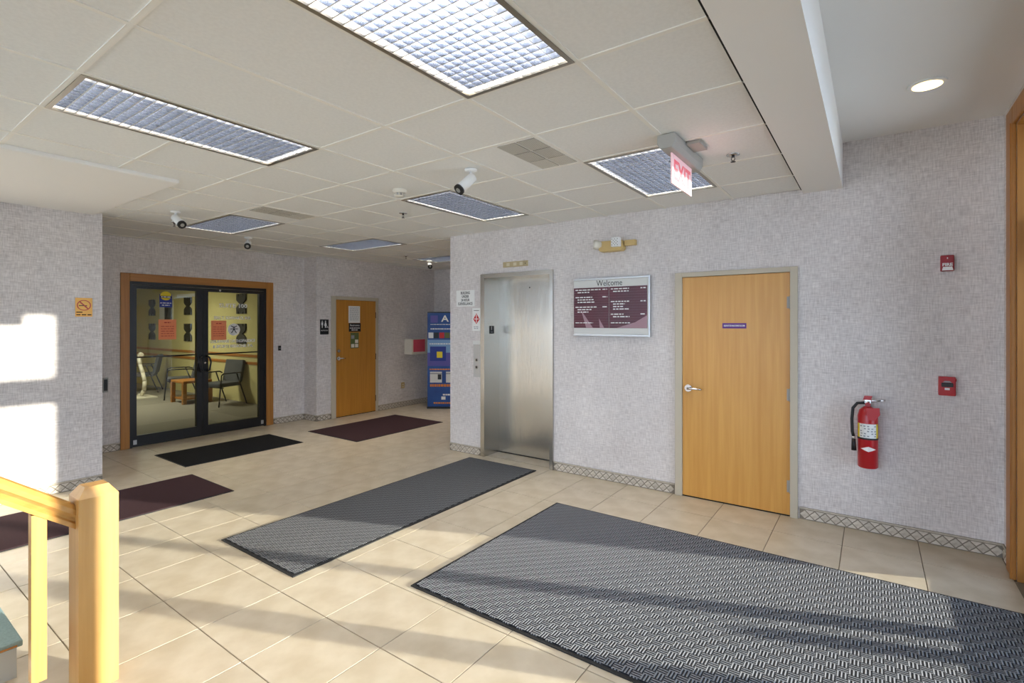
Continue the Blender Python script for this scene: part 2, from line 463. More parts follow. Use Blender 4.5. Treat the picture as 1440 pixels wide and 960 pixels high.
def runs(cells, blocked):
    out = []; cur = None
    for c_ in cells:
        if blocked(c_): cur = None; continue
        if cur is None: cur = [c_, c_]; out.append(cur)
        cur[1] = c_
    return out


for k in range(0, 12):
    x = gx(k); ye = YB if x < XN else -.001; ys = -8.45 if x > XS else (-3.12)
    if x < XR: ye = .1
    for a, b_ in runs(range(-9, 10), lambda j: any((k - 1, j) in q_ and (k, j) in q_ for q_ in FXC)):
        u, v = max(gy(a), ys), min(gy(b_ + 1), ye)
        if v - u > .02: obj('grid_runner', MB().box(x - GW, x + GW, u, v, ZC - .002, ZC + .03), 'grid_white', ceil)
obj('beam_gap_shade', MB().box(-.497, -.478, -8.45, -.001, ZC - .001, ZC + .02), 'dark_gap', ceil)  # dark strip painted for the shaded trim gap beside the beam
for k in range(-9, 10):
    y = gy(k); xe = -.48 if y < 0 else XN; xs = XW if (YS < y < .1) else (XR if y > .1 else -4.45 if y < -3.18 else XS)
    for a, b_ in runs(range(-1, 12), lambda i_: any((i_, k - 1) in q_ and (i_, k) in q_ for q_ in FXC)):
        u, v = max(gx(b_ + 1), xs), min(gx(a) if a >= 0 else -.48, xe)
        if v - u > .02: obj('grid_runner', MB().box(u, v, y - GW, y + GW, ZC - .001, ZC + .03), 'grid_white', ceil)

# ------------------------------------------------------------------ tiled baseboards
BH = .1; P = .0735
dm = mesh_of('diamond_tile', MB().prism([(0, -.0325), (.0335, 0), (0, .0325), (-.0335, 0)], 'y', 0, -.004)); dm.materials.append(MATS['diamond'])
tu = mesh_of('triangle_tile', MB().prism([(-.0305, 0), (.0305, 0), (0, .0295)], 'y', 0, -.004)); tu.materials.append(MATS['base_triangle'])
td = mesh_of('triangle_tile', MB().prism([(-.0305, 0), (0, -.0295), (.0305, 0)], 'y', 0, -.004)); td.materials.append(MATS['base_triangle'])


def baseboard(name, x0, y0, x1, y1, nx, ny, single):
    """strip along the wall from (x0,y0) to (x1,y1); (nx,ny) points into the room"""
    L_ = math.hypot(x1 - x0, y1 - y0); ux, uy = (x1 - x0) / L_, (y1 - y0) / L_; t = .008
    q = lambda s, o: (x0 + ux * s + nx * o, y0 + uy * s + ny * o)

    def slab(o0, o1, z0, z1):
        a, b, c, d = q(0, o0), q(L_, o0), q(L_, o1), q(0, o1)
        return MB().prism([a, b, c, d], 'z', z0, z1)
    root = struct(name, slab(.0005, t, 0, BH), 'base_body')
    obj('liner', slab(t, t + .004, BH - .013, BH), 'base_liner', root)
    n = max(1, int(L_ / P)); p = L_ / n; rz = math.atan2(nx, -ny); zc = .044
    joined = MB(); joined2 = MB()
    for k in range(n + 1):
        for me, s, z in ((dm, (k + .5) * p, zc), (tu, k * p, zc - .037), (td, k * p, zc + .037)):
            if s > L_ - .03 or s < .03: continue
            c = q(s, t)
            if single:
                o = bpy.data.objects.new(me.name.split('.')[0], me); COL.objects.link(o); o.parent = root; o.location = (c[0], c[1], z); o.rotation_euler = (0, 0, rz)
            else:
                R = Matrix.Translation((c[0], c[1], z)) @ Matrix.Rotation(rz, 4, 'Z')
                (joined if me is dm else joined2).add([R @ v.co for v in me.vertices], [tuple(pl.vertices) for pl in me.polygons])
    if not single:
        for nm, jm, mm in (('diamond_tiles', joined, 'diamond'), ('triangle_tiles', joined2, 'base_triangle')):
            o = obj(nm, jm, mm, root); o['kind'] = 'stuff'


baseboard('baseboard_north', -.505, 0, XE, 0, 0, -1, True)
baseboard('baseboard_north_middle', -2.92, 0, -1.562, 0, 0, -1, True)
baseboard('baseboard_north_end', XN, 0, -3.972, 0, 0, -1, True)
baseboard('baseboard_stub', XS, -4.6, XS, YS, 1, 0, True)
baseboard('baseboard_west', XW, YS, XW, -2.51, 1, 0, False)
baseboard('baseboard_west_right', XW, -.455, XW, .1, 1, 0, False)
baseboard('baseboard_jog', XW, .1, XR, .1, 0, -1, False)
baseboard('baseboard_restroom_left', XR, .1, XR, .38, 1, 0, False)
baseboard('baseboard_restroom', XR, 1.382, XR, YB, 1, 0, False)
baseboard('baseboard_alcove', XR, YB, XN, YB, 0, -1, False)
baseboard('baseboard_east', XE, 0, XE, -.195, -1, 0, True)

# ------------------------------------------------------------------ entrance (sun comes through it)
d4 = sroot('door_4', (XE, -1.885, 0))
obj('casing', MB().box(XE - .022, XE, -.385, -.2, 0, 3.05).box(XE - .022, XE, -3.57, -3.385, 0, 3.05).box(XE - .022, XE, -3.385, -.385, 2.93, 3.05), 'oak_trim', d4, bevel=.006)
obj('casing_bead', MB().box(XE - .03, XE - .022, -.372, -.355, 0, 2.94), 'oak_trim', d4)
obj('jamb_lining', MB().box(XE, XE + .2, -.40, -.386, 0, 2.93).box(XE, XE + .2, -3.384, -3.37, 0, 2.93).box(XE, XE + .2, -3.37, -.40, 2.916, 2.93), 'oak_trim', d4)
for y0, y1, z0, z1 in ((-1.21, -1.10, 0, 2.916), (-1.97, -1.80, 0, 2.06), (-2.67, -2.56, 0, 2.916), (-3.37, -.40, 2.06, 2.33), (-1.10, -.40, 0, .095), (-3.37, -2.67, 0, .095), (-1.80, -1.21, 0.005, .095), (-2.56, -1.97, .005, .095), (-1.94, -1.83, 2.33, 2.916)):
    obj('storefront_bar', MB().box(XE + .12, XE + .18, y0, y1, z0, z1), 'black_metal', d4)
for y0, y1, z0, z1 in ((-1.10, -.40, .095, 2.06), (-1.80, -1.21, .095, 2.06), (-2.56, -1.97, .095, 2.06), (-3.37, -2.67, .095, 2.06), (-1.10, -.40, 2.33, 2.916), (-1.83, -1.21, 2.33, 2.916), (-2.56, -1.94, 2.33, 2.916), (-3.37, -2.67, 2.33, 2.916)):
    obj('pane', MB().box(XE + .147, XE + .153, y0, y1, z0, z1), 'day_pane', d4)
bo = thing('shadow_post', 'unseen short round post added outside the entrance for its shadow', 'shadow_post', (2.3, -.79, -.05))  # out of view, added to cast one shadow stripe on the mat
obj('post', MB().lathe([(0, 0), (.055, 0), (.055, .50), (.045, .53), (0, .54)], (2.3, -.79, -.05), 16), 'asphalt', bo)
obj('cap_band', MB().lathe([(.057, .42), (.057, .46)], (2.3, -.79, -.05), 16), 'yellow_sticker', bo)

# ------------------------------------------------------------------ ceiling troffers
def make_troffer():
    t = thing('ceiling_light', 'x', 'ceiling light', (0, 0, ZC), 'louvred ceiling lights')
    t.location = (0, 0, 0); BASE[t] = (0, 0, 0)
    w, l = .293, .592
    hb = MB().box(-w, w, -l, l, .125, .13).box(-w, -w + .004, -l, l, 0, .13).box(w - .004, w, -l, l, 0, .13).box(-w, w, -l, -l + .004, 0, .13).box(-w, w, l - .004, l, 0, .13)
    obj('housing', hb, 'white_metal', t)
    fr = MB().box(-w - .008, w + .008, -l - .008, -l + .014, -.006, .004).box(-w - .008, w + .008, l - .014, l + .008, -.006, .004).box(-w - .008, -w + .014, -l + .014, l - .014, -.006, .004).box(w - .014, w + .008, -l + .014, l - .014, -.006, .004)
    obj('frame', fr, 'steel_frame', t)
    def blade(axis, a, b, w0):
        me = mesh_of('louver_blade', MB().prism([(-w0, 0), (w0, 0), (w0 + .003, .042), (-w0 - .003, .042)], axis, a, b))
        me.materials.append(MATS['louver']); me.materials.append(MATS['white_metal'])
        for p_ in me.polygons:
            if p_.normal.z < -.9: p_.material_index = 1
        return me
    lb = blade('y', -l + .014, l - .014, .0016); cb = blade('x', -w + .014, w - .014, .0028)
    n1, n2 = 12, 24
    for k in range(1, n1):
        o = bpy.data.objects.new('louver_blade', lb); COL.objects.link(o); o.parent = t; o.location = (-w + .014 + k * (2 * w - .028) / n1, 0, 0)
    for k in range(1, n2):
        o = bpy.data.objects.new('cross_blade', cb); COL.objects.link(o); o.parent = t; o.location = (0, -l + .014 + k * (2 * l - .028) / n2, 0)
    for x in (-.14, .14):
        obj('lamp_tube', MB().cyl((x, -l + .05, .09), (x, l - .05, .09), .013, 12), 'lamp', t)
    la = bpy.data.lights.new('tube_light', 'AREA'); la.shape = 'RECTANGLE'; la.size = 2 * w - .05; la.size_y = 2 * l - .05; la.energy = FIX_W; la.color = (1, .90, .77)
    lo = bpy.data.objects.new('tube_light', la); COL.objects.link(lo); lo.parent = t; lo.location = (0, 0, .07)
    return t


mat('lamp', (250, 250, 246), .5, emit=((255, 248, 236), 2.5))
tro = make_troffer()
LAB = ['large louvred ceiling light between the beam and the plain tiles, ahead of the exit sign', 'louvred ceiling light beside the white drywall soffit',
       'louvred ceiling light right behind the hanging exit sign', 'louvred ceiling light next to the smoke detector and bullet camera',
       'louvred ceiling light set crosswise in front of the glass suite doors', 'louvred ceiling light set crosswise near the restroom door',
       'louvred ceiling light deep in the alcove above the blue banner']
CX = [(gx(0) + gx(1)) / 2, (gx(3) + gx(4)) / 2]
spots = [(CX[0], gy(-1), 0), (CX[1], gy(-1), 0), (CX[0], gy(3), 0), (CX[1], gy(3), 0), (gx(8), (gy(1) + gy(2)) / 2, math.pi / 2), (gx(8), (gy(4) + gy(5)) / 2, math.pi / 2), (gx(8), (gy(7) + gy(8)) / 2, math.pi / 2)]
for i, (x, y, r) in enumerate(spots):
    if i == 0: tro.location = (x, y, ZC); tro.rotation_euler = (0, 0, r); tro['label'] = LAB[0]
    else: copy_tree(tro, (x, y, ZC), LAB[i], r)
    del_ = None

# ------------------------------------------------------------------ vents
def vent(ci, cj, side, label):
    x1, x0, y0, y1 = gx(ci), gx(ci + 1), gy(cj), gy(cj + 1)
    t = thing('ceiling_vent', label, 'air vent', ((x0 + x1) / 2, (y0 + y1) / 2, ZC), 'perforated ceiling vents')
    obj('plate', MB().box(x0 + .01, x1 - .01, y0 + .01, y1 - .01, ZC + .002, ZC + .02), 'ceiling_white', t)
    a, b = (x1 - .30, x1 - .02) if side > 0 else (x0 + .02, x0 + .30)
    mx = (a + b) / 2; h = (y1 - y0 - .05) / 3
    for r in range(3):
        for s, (u, v) in enumerate(((a, mx - .006), (mx + .006, b))):
            obj('grille_panel', MB().box(u, v, y0 + .025 + r * h + .006, y0 + .025 + (r + 1) * h - .006, ZC - .003, ZC + .004), 'perforated_light' if (r == 2) else 'perforated', t)


vent(1, 1, 1, 'perforated air vent in the ceiling beside the bullet camera and exit sign')
vent(6, 1, 1, 'perforated air vent in the ceiling next to the crosswise light before the suite doors')

# ------------------------------------------------------------------ sprinklers, smoke detector, cameras, can light
def sprinkler(x, y, label):
    t = thing('sprinkler_head', label, 'sprinkler', (x, y, ZC), 'ceiling sprinkler heads')
    obj('escutcheon', MB().lathe([(0, -.004), (.02, -.006), (.042, -.001), (.042, .003)], (x, y, ZC), 20), 'chrome', t)
    obj('frame_arms', MB().cyl((x, y, ZC), (x, y, ZC - .015), .010, 10).tube([(x - .008, y, ZC - .014), (x - .011, y, ZC - .028), (x, y, ZC - .044)], .0028, 6).tube([(x + .008, y, ZC - .014), (x + .011, y, ZC - .028), (x, y, ZC - .044)], .0028, 6), 'black_metal', t)
    obj('deflector', MB().cyl((x, y, ZC - .044), (x, y, ZC - .047), .016, 14), 'black_metal', t)


for x, y, lb in ((-.762, -1.287, 'small sprinkler head in the tile beside the exit sign'), (-3.92, -1.333, 'small sprinkler head below the smoke detector, left of the centre light'),
                 (-6.35, -2.5, 'small sprinkler head next to the camera by the soffit'), (-6.372, .963, 'small sprinkler head in the alcove ceiling near the restroom door')):
    sprinkler(x, y, lb)
sd = thing('smoke_detector', 'round cream smoke detector on the ceiling beside a louvred light', 'smoke detector', (-3.253, -1.979, ZC))
c = (-3.253, -1.979, ZC)
obj('base', MB().lathe([(.058, .002), (.062, -.012), (.05, -.022), (.045, -.03)], c), 'cream_plastic', sd)
obj('sensor_cage', MB().lathe([(.036, -.03), (.036, -.05)], c, 20), 'grey_plastic', sd)
for k in range(8):
    a = k * math.pi / 4; obj('cage_rib', MB().box(c[0] + .036 * math.cos(a) - .005, c[0] + .036 * math.cos(a) + .005, c[1] + .036 * math.sin(a) - .005, c[1] + .036 * math.sin(a) + .005, ZC - .05, ZC - .03), 'cream_plastic', sd)
obj('cap', MB().lathe([(.04, -.05), (.036, -.058), (0, -.06)], c, 20), 'cream_plastic', sd)


def bullet(x, y, d, label):
    t = thing('security_camera', label, 'security camera', (x, y, ZC), 'bullet security cameras')
    d = Vector(d).normalized(); j = Vector((x, y, ZC - .07))
    obj('mount', MB().lathe([(0, 0), (.045, 0), (.045, -.012), (.03, -.02), (0, -.02)], (x, y, ZC), 20).tube([(x, y, ZC - .015), (x, y, ZC - .05), tuple(j)], .012, 8), 'white', t)
    a = j - d * .03; b = j + d * .13
    body = obj('body', MB().tube([a, a + d * .01, b], [.024, .036, .038], 16), 'white', t)
    obj('sun_shield', MB().tube([b - d * .005, b + d * .014], .0405, 16), 'black', body)
    obj('lens', MB().tube([b + d * .014, b + d * .019], .018, 12), 'grey_plastic', body)


bullet(-2.393, -2.068, (-.25, -.75, -.75), 'white bullet security camera between the ceiling vent and the centre light')
bullet(-5.706, -2.731, (.9, .1, -.6), 'white bullet security camera near the end of the drywall soffit')
bullet(-6.684, -1.51, (.75, -.45, -.42), 'white bullet security camera facing out in front of the suite doors')
bullet(-6.506, 1.65, (.7, -.6, -.35), 'white bullet security camera deep in the alcove by the last light')
cl = thing('recessed_light', 'small round recessed downlight glowing warm in the high drywall ceiling', 'ceiling light', (.27, -.905, 3.113))
obj('trim_ring', MB().ring((.27, -.905), .07, .098, 'z', 3.104, 3.1135, 28), 'white', cl)
obj('lamp', MB().lathe([(.074, -.004), (.06, .004), (0, .006)], (.27, -.905, 3.106), 24), 'can_glow', cl)

# ------------------------------------------------------------------ exit sign
ex = thing('exit_sign', 'red lettered exit sign hanging from a grey housing on the ceiling', 'exit sign', (-1.0, -1.63, ZC))
obj('housing', MB().prism([(-1.055, 2.775), (-.945, 2.775), (-.945, 2.72), (-.965, 2.69), (-1.035, 2.69), (-1.055, 2.72)], 'y', -1.93, -1.33), 'grey_plastic', ex, bevel=.006)
obj('canopy', MB().box(-.945, -.86, -1.72, -1.55, 2.755, 2.775), 'grey_plastic', ex, bevel=.004)
pn = obj('pane', MB().box(-1.004, -.996, -1.83, -1.42, 2.505, 2.69), 'exit_pane', ex)
text('lettering', 'EXIT', .17, (-.9955, -1.625, 2.592), '+x', 'exit_letter', pn, width=.34, bold=.004)

# ------------------------------------------------------------------ elevator
el = thing('elevator', 'brushed steel elevator door in a steel frame', 'elevator', (-3.446, 0, 0))
ef = obj('frame', MB().box(-3.968, -3.91, -.02, .30, 0, 2.255).box(-2.968, -2.925, -.02, .30, 0, 2.255).box(-3.91, -2.968, -.02, .30, 2.205, 2.255), 'steel', el)
obj('door_panel', MB().box(-3.91, -2.968, .29, .31, .008, 2.205), 'steel', el)
obj('lock_hole', MB().cyl((-3.44, .289, 2.09), (-3.44, .2885, 2.09), .008, 10), 'black', el)
obj('sill', MB().box(-3.91, -2.968, .05, .29, -.002, .002), 'tile', el)
obj('sill_gap', MB().box(-3.91, -2.968, .278, .29, .002, .009), 'dark_gap', el)
fp = obj('floor_plate', MB().box(-3.91, -3.9085, .085, .18, 1.518, 1.617), 'black', ef)
text('numeral', '1', .07, (-3.908, .13, 1.585), '+x', 'white', fp)
for k in range(3): obj('braille_dot', MB().box(-3.9085, -3.907, .112 + k * .016, .118 + k * .016, 1.535, 1.541), 'white', fp)
ei = thing('elevator_indicator', 'narrow tarnished brass floor indicator above the elevator', 'indicator', (-3.446, 0, 2.318))
obj('plate', MB().box(-3.627, -3.266, -.012, 0, 2.318, 2.384), 'pale_brass', ei, bevel=.003)
for x in (-3.55, -3.45, -3.36): obj('window', MB().box(x - .022, x + .022, -.013, -.0115, 2.332, 2.37), 'window_brass', ei)
obj('button', MB().cyl((-3.30, -.0115, 2.35), (-3.30, -.014, 2.35), .006, 10), 'black', ei)
cp = thing('call_panel', 'tall narrow steel elevator call panel with two round buttons', 'call panel', (-4.035, 0, .975))
obj('plate', MB().box(-4.092, -3.982, -.008, 0, .975, 1.385), 'silver', cp, bevel=.002)
obj('top_cap', MB().box(-4.095, -3.98, -.014, 0, 1.385, 1.43), 'board_white', cp)
for z in (1.10, 1.19):
    bt = obj('button', MB().ring((-4.037, z), .014, .022, 'y', -.014, -.008, 18), 'chrome', cp)
    obj('button_face', MB().cyl((-4.037, -.008, z), (-4.037, -.012, z), .014, 14), 'black', bt)

# ------------------------------------------------------------------ doors 1 and 2 (oak slab doors)
d1 = sroot('door_1', (-1.03, 0, 0))
obj('frame', MB().box(-1.552, -1.485, -.03, .12, 0, 2.132).box(-.575, -.518, -.03, .12, 0, 2.132).box(-1.485, -.575, -.03, .12, 2.088, 2.132), 'putty', d1, bevel=.003)
lf = obj('door_leaf', MB().box(-1.483, -.577, -.012, .033, .012, 2.085), 'oak_door', d1, bevel=.002)
obj('threshold_gap', MB().box(-1.485, -.575, -.008, .1, 0, .012), 'dark_gap', d1)
hd = obj('handle', MB().cyl((-1.427, -.012, 1.035), (-1.427, -.03, 1.035), .034, 22).cyl((-1.427, -.03, 1.035), (-1.427, -.07, 1.035), .013, 12), 'chrome', lf)
hd2 = obj('lever', MB().tube([(-1.427, -.065, 1.035), (-1.38, -.068, 1.037), (-1.33, -.062, 1.034), (-1.295, -.05, 1.03)], [.012, .010, .009, .006], 10), 'chrome', lf)
for z in (1.828, 1.038, .257):
    obj('hinge', MB().cyl((-.574, -.018, z - .056), (-.574, -.018, z + .056), .008, 10).box(-.60, -.575, -.0135, -.012, z - .05, z + .05), 'grey_plastic', d1)
sg = obj('door_sign', MB().box(-1.122, -.92, -.0145, -.012, 1.603, 1.651), 'purple', lf, label='purple nameplate with white capitals')
text('lettering', 'ELEVATOR MACHINE ROOM', .022, (-1.021, -.0150, 1.627), '-y', 'white', sg, width=.176, bold=.0006)

d2 = sroot('door_2', (XR, .88, 0))
obj('frame', MB().box(XR - .08, XR + .03, .38, .462, 0, 2.122).box(XR - .08, XR + .03, 1.33, 1.38, 0, 2.122).box(XR - .08, XR + .03, .462, 1.33, 2.062, 2.122), 'putty', d2, bevel=.003)
l2 = obj('door_leaf', MB().box(XR - .03, XR + .012, .464, 1.328, .012, 2.06), 'oak_door_shaded', d2, bevel=.002)
obj('threshold_gap', MB().box(XR - .06, XR + .008, .462, 1.33, 0, .012), 'dark_gap', d2)
X = XR + .012
obj('handle', MB().cyl((X, .515, 1.035), (X + .02, .515, 1.035), .034, 20).cyl((X + .02, .515, 1.035), (X + .06, .515, 1.035), .012, 10), 'chrome', l2)
obj('lever', MB().tube([(X + .055, .515, 1.035), (X + .058, .57, 1.037), (X + .045, .64, 1.03)], [.012, .010, .006], 10), 'chrome', l2)
obj('deadbolt', MB().cyl((X, .52, 1.165), (X + .018, .52, 1.165), .026, 18), 'chrome', l2)
for z in (1.80, 1.03, .25):
    obj('hinge', MB().cyl((X + .006, 1.331, z - .056), (X + .006, 1.331, z + .056), .008, 10), 'black_metal', d2)
rn = random.Random(3)
pp = thing('notice_sheet', 'white sheet of fine print taped to the restroom door', 'notice', (X, .855, 1.654))
obj('sheet', MB().box(X, X + .0015, .728, .975, 1.656, 1.958), 'paper', pp)
mb = MB()
for k in range(13): dashes(mb, 'x', X + .0015, .755, .95, 1.93 - k * .019, .006, rn)
obj('print', mb, 'grey_print', pp)
bs = thing('door_plaque', 'black plaque with white lettering on the restroom door', 'sign', (X, .862, 1.499))
obj('plate', MB().box(X, X + .003, .735, .989, 1.499, 1.652), 'black', bs)
text('lettering', 'Restrooms', .05, (X + .0035, .862, 1.612), '+x', 'white', bs, width=.2)
mb = MB(); dashes(mb, 'x', X + .003, .755, .97, 1.556, .014, rn); dashes(mb, 'x', X + .003, .79, .93, 1.522, .014, rn)
obj('print', mb, 'white', bs)
ps = thing('picture_notice', 'small green and cream picture notice low on the restroom door', 'notice', (X, .858, 1.2))
obj('sheet', MB().box(X, X + .0015, .768, .948, 1.20, 1.482), 'green_print', ps)
for r in range(3):
    for s in range(2):
        if (r + s) % 2 == 0 or r == 0: obj('picture', MB().box(X + .0015, X + .0022, .785 + s * .082, .785 + s * .082 + .066, 1.215 + r * .078, 1.215 + r * .078 + .062), 'cream_plastic' if r < 2 else 'grey_print', ps)

# ------------------------------------------------------------------ glass suite doors
d3 = sroot('door_3', (XW, -1.48, 0))
obj('casing', MB().box(XW, XW + .022, -2.515, -2.415, 0, 2.31).box(XW, XW + .022, -.575, -.46, 0, 2.31), 'oak_trim', d3, bevel=.005)
obj('head_casing', MB().box(XW, XW + .022, -2.415, -.575, 2.205, 2.31), 'oak_trim_h', d3, bevel=.005)
obj('metal_frame', MB().box(XW - .08, XW + .012, -2.415, -2.385, 0, 2.205).box(XW - .08, XW + .012, -.605, -.575, 0, 2.205).box(XW - .08, XW + .012, -2.385, -.605, 2.165, 2.205), 'black_metal', d3)
GX = XW - .03
for (a, b, ga, gb, nm) in ((-2.383, -1.524, -2.335, -1.60, 'l'), (-1.518, -.607, -1.445, -.685, 'r')):
    lfm = obj('door_leaf', MB().box(XW - .055, XW + .006, a, ga, .01, 2.16).box(XW - .055, XW + .006, gb, b, .01, 2.16).box(XW - .055, XW + .006, ga, gb, .01, .155).box(XW - .055, XW + .006, ga, gb, 2.115, 2.16), 'black_metal', d3)
    obj('pane', MB().box(GX - .003, GX + .003, ga, gb, .155, 2.115), 'pane', lfm)
    obj('push_bar', MB().tube([(XW - .10, ga - .02, 1.19), (XW - .10, gb + .02, 1.19)], .011, 8), 'black_metal', lfm)
    s = 1 if nm == 'l' else -1; yc = gb + .04 if nm == 'l' else ga - .04
    obj('pull_handle', MB().tube([(XW + .006, yc, 1.17), (XW + .06, yc, 1.17), (XW + .07, yc - s * .03, 1.15), (XW + .07, yc - s * .05, 1.08), (XW + .07, yc - s * .03, .97), (XW + .06, yc, .955), (XW + .006, yc, .955)], .012, 8), 'black_metal', lfm)
    yq = a + .03 if nm == 'l' else b - .03
    obj('pivot_cover', MB().box(XW + .006, XW + .009, yq - .02, yq + .02, .04, .10), 'silver', lfm)
obj('lock_cylinder', MB().cyl((XW + .006, -1.49, 1.07), (XW + .012, -1.49, 1.07), .012, 12), 'chrome', d3)
obj('closer_dot', MB().cyl((XW + .006, -1.28, 2.14), (XW + .01, -1.28, 2.14), .014, 12), 'silver', d3)
pane_r = [o for o in bpy.data.objects if o.name.startswith('pane') and o.parent and o.parent.name.startswith('door_leaf')]
pr = [o for o in pane_r if max(v.co.y for v in o.data.vertices) > 0][-1]
TX = GX + .0035
text('lettering', 'SUITE 100', .085, (TX, -1.07, 1.915), '+x', 'white', pr, width=.42, bold=.002)
text('lettering', 'ERIC T. SCHWARTZ, M.D.', .06, (TX, -1.077, 1.73), '+x', 'white', pr, width=.55, bold=.0022)
text('lettering', 'DELAWARE ORTHOPAEDICS', .06, (TX, -1.068, 1.375), '+x', 'white', pr, width=.66, bold=.0022)
text('lettering', '& SPORTS MEDICINE, P.A.', .06, (TX, -1.068, 1.298), '+x', 'white', pr, width=.60, bold=.0022)
em = obj('emblem', MB().prism(disc((-1.063, 1.553), .092, 28), 'x', TX, TX + .0008), 'white', pr)
fig = MB()
for p, q in (((-1.063, 1.56), (-1.10, 1.50)), ((-1.063, 1.56), (-1.026, 1.50)), ((-1.063, 1.565), (-1.063, 1.60)), ((-1.12, 1.563), (-1.006, 1.563)), ((-1.063, 1.58), (-1.105, 1.61)), ((-1.063, 1.58), (-1.02, 1.61))):
    fig.tube([(TX + .001, p[0], p[1]), (TX + .001, q[0], q[1])], .006, 6)
obj('figure', fig, 'black', em)
for (y0, y1, z0, z1, lb) in ((-2.071, -1.853, 1.423, 1.702, 'orange paper notice taped inside the left glass suite door'), (-1.392, -1.175, 1.40, 1.69, 'orange paper notice taped on the lettered glass suite door')):
    t = thing('paper_notice', lb, 'notice', (TX, (y0 + y1) / 2, z0), 'orange notices on the glass doors')
    obj('sheet', MB().box(TX, TX + .001, y0, y1, z0, z1), 'orange_paper', t)
    mb = MB(); dashes(mb, 'x', TX + .001, y0 + .07, y1 - .07, z1 - .05, .014, rn)
    for k in range(5): dashes(mb, 'x', TX + .001, y0 + .03, y1 - .03, z1 - .10 - k * .033, .008, rn)
    obj('print', mb, 'red_print', t)
st = thing('door_sticker', 'blue and yellow square sticker on the left glass suite door', 'sticker', (TX, -1.98, 1.872))
obj('backing', MB().box(TX, TX + .001, -2.06, -1.905, 1.872, 2.05), 'blue_sticker', st)
obj('sun_disc', MB().prism(disc((-1.982, 2.03), .068, 24, .9), 'x', TX + .001, TX + .0016), 'yellow_sticker', st)
obj('title_bar', MB().box(TX + .0016, TX + .0022, -2.05, -1.915, 2.0, 2.03), 'black', st)
mb = MB(); dashes(mb, 'x', TX + .0022, -2.04, -1.925, 2.009, .012, rn); dashes(mb, 'x', TX + .001, -2.05, -1.915, 1.925, .010, rn); dashes(mb, 'x', TX + .001, -2.03, -1.935, 1.895, .010, rn)
obj('print', mb, 'white', st)

# ------------------------------------------------------------------ waiting room behind the glass
YWN = .45
struct('wall_waiting_north', MB().box(-17, XW - .12, YWN, YWN + .1, 0, HW), 'waiting_wall')
struct('wall_waiting_west', MB().box(-17.1, -17, -5.5, YWN, 0, HW), 'waiting_wall')
struct('wall_waiting_south', MB().box(-17, XW - .12, -5.5, -5.4, 0, HW), 'waiting_wall')
struct('wall_waiting_east', MB().box(XW - .125, XW - .12, -5.4, -2.505, 0, HW).box(XW - .125, XW - .12, -.46, YWN, 0, HW), 'waiting_wall')
struct('floor_waiting', MB().box(-17, XW - .1, -5.4, YWN, -.12, .001), 'waiting_floor')
struct('ceiling_waiting', MB().box(-17, XW - .12, -5.4, YWN, 2.6, 2.7), 'ceiling_white')
for k, z in enumerate((.80, .95)):
    struct('trim_%d' % (k + 1), MB().box(-17, XW - .13, YWN - .02, YWN, z, z + .055), 'waiting_oak')
wl = bpy.data.lights.new('waiting_fill_light', 'AREA'); wl.shape = 'RECTANGLE'; wl.size = .6; wl.size_y = 1.2; wl.energy = 62; wl.color = (1, .92, .72)  # added lamp, out of view, brightens the waiting room
wt = thing('waiting_room_fill', 'unseen flat light panel added to brighten the waiting room', 'ceiling light', (-12, -1.6, 2.6))
obj('frame', MB().ring((-12, -1.6), .40, .46, 'z', 2.575, 2.6, 4), 'white_metal', wt)
wo = bpy.data.objects.new('waiting_fill_light', wl); COL.objects.link(wo); wo.parent = wt; wo.location = (0, 0, -.03)


def chair(x, y, rz, label):
    t = thing('waiting_chair', label, 'chair', (0, 0, 0), 'grey waiting room chairs')
    BASE[t] = (0, 0, 0)
    obj('seat', MB().box(-.25, .25, -.25, .24, .38, .46), 'chair_fabric', t, bevel=.02)
    obj('backrest', MB().prism([(.20, .44), (.27, .44), (.36, .88), (.30, .90)], 'x', -.25, .25), 'chair_fabric', t, bevel=.015)
    for s in (-1, 1):
        obj('arm_frame', MB().tube([(s * .29, -.30, 0), (s * .29, -.24, .62), (s * .29, -.20, .65), (s * .29, .18, .65), (s * .29, .24, .62)], .013, 8), 'black_metal', t)
        obj('leg', MB().tube([(s * .29, .10, .64), (s * .29, .34, 0)], .013, 8), 'black_metal', t)
    obj('cross_bar', MB().tube([(-.29, -.2, .37), (.29, -.2, .37)], .011, 8), 'black_metal', t)
    t.location = (x, y, 0); t.rotation_euler = (0, 0, rz)


chair(-10.75, .02, .25, 'grey upholstered waiting room chair beside the low oak table, near the door glass')
chair(-12.5, -.05, -.35, 'grey upholstered waiting room chair on the far side of the oak table')
chair(-14.3, -.15, -.5, 'grey upholstered waiting room chair furthest back by the white curved shape')
tb = thing('side_table', 'low oak side table between the waiting room chairs', 'table', (-11.65, -.2, 0))
obj('top', MB().box(-11.95, -11.35, -.45, .1, .42, .47), 'waiting_oak', tb, bevel=.01)
for sx in (-11.92, -11.38):
    for sy in (-.42, .07): obj('leg', MB().box(sx - .035, sx + .035, sy - .035, sy + .035, 0, .42), 'oak_trim', tb)
obj('shelf', MB().box(-11.9, -11.4, -.4, .05, .08, .11), 'waiting_oak', tb)
ss = thing('curved_shape', 'white S-curved shape beside the back chair in the waiting room', 'stand', (-13.2, -.55, 0))  # pale S-curve of tube segments on a flat slab
pts = [(.0, .95), (-.10, .97), (-.16, .88), (-.10, .72), (.05, .55), (.16, .38), (.12, .18), (-.02, .06), (-.16, .04)]
o1 = [(-13.2 + u, v) for u, v in pts]; mb = MB()
for (a, b), (c2, d) in zip(o1, o1[1:]): mb.tube([(a, -.55, b), (c2, -.55, d)], .04, 8)
obj('ribbon', mb, 'cream_plastic', ss)
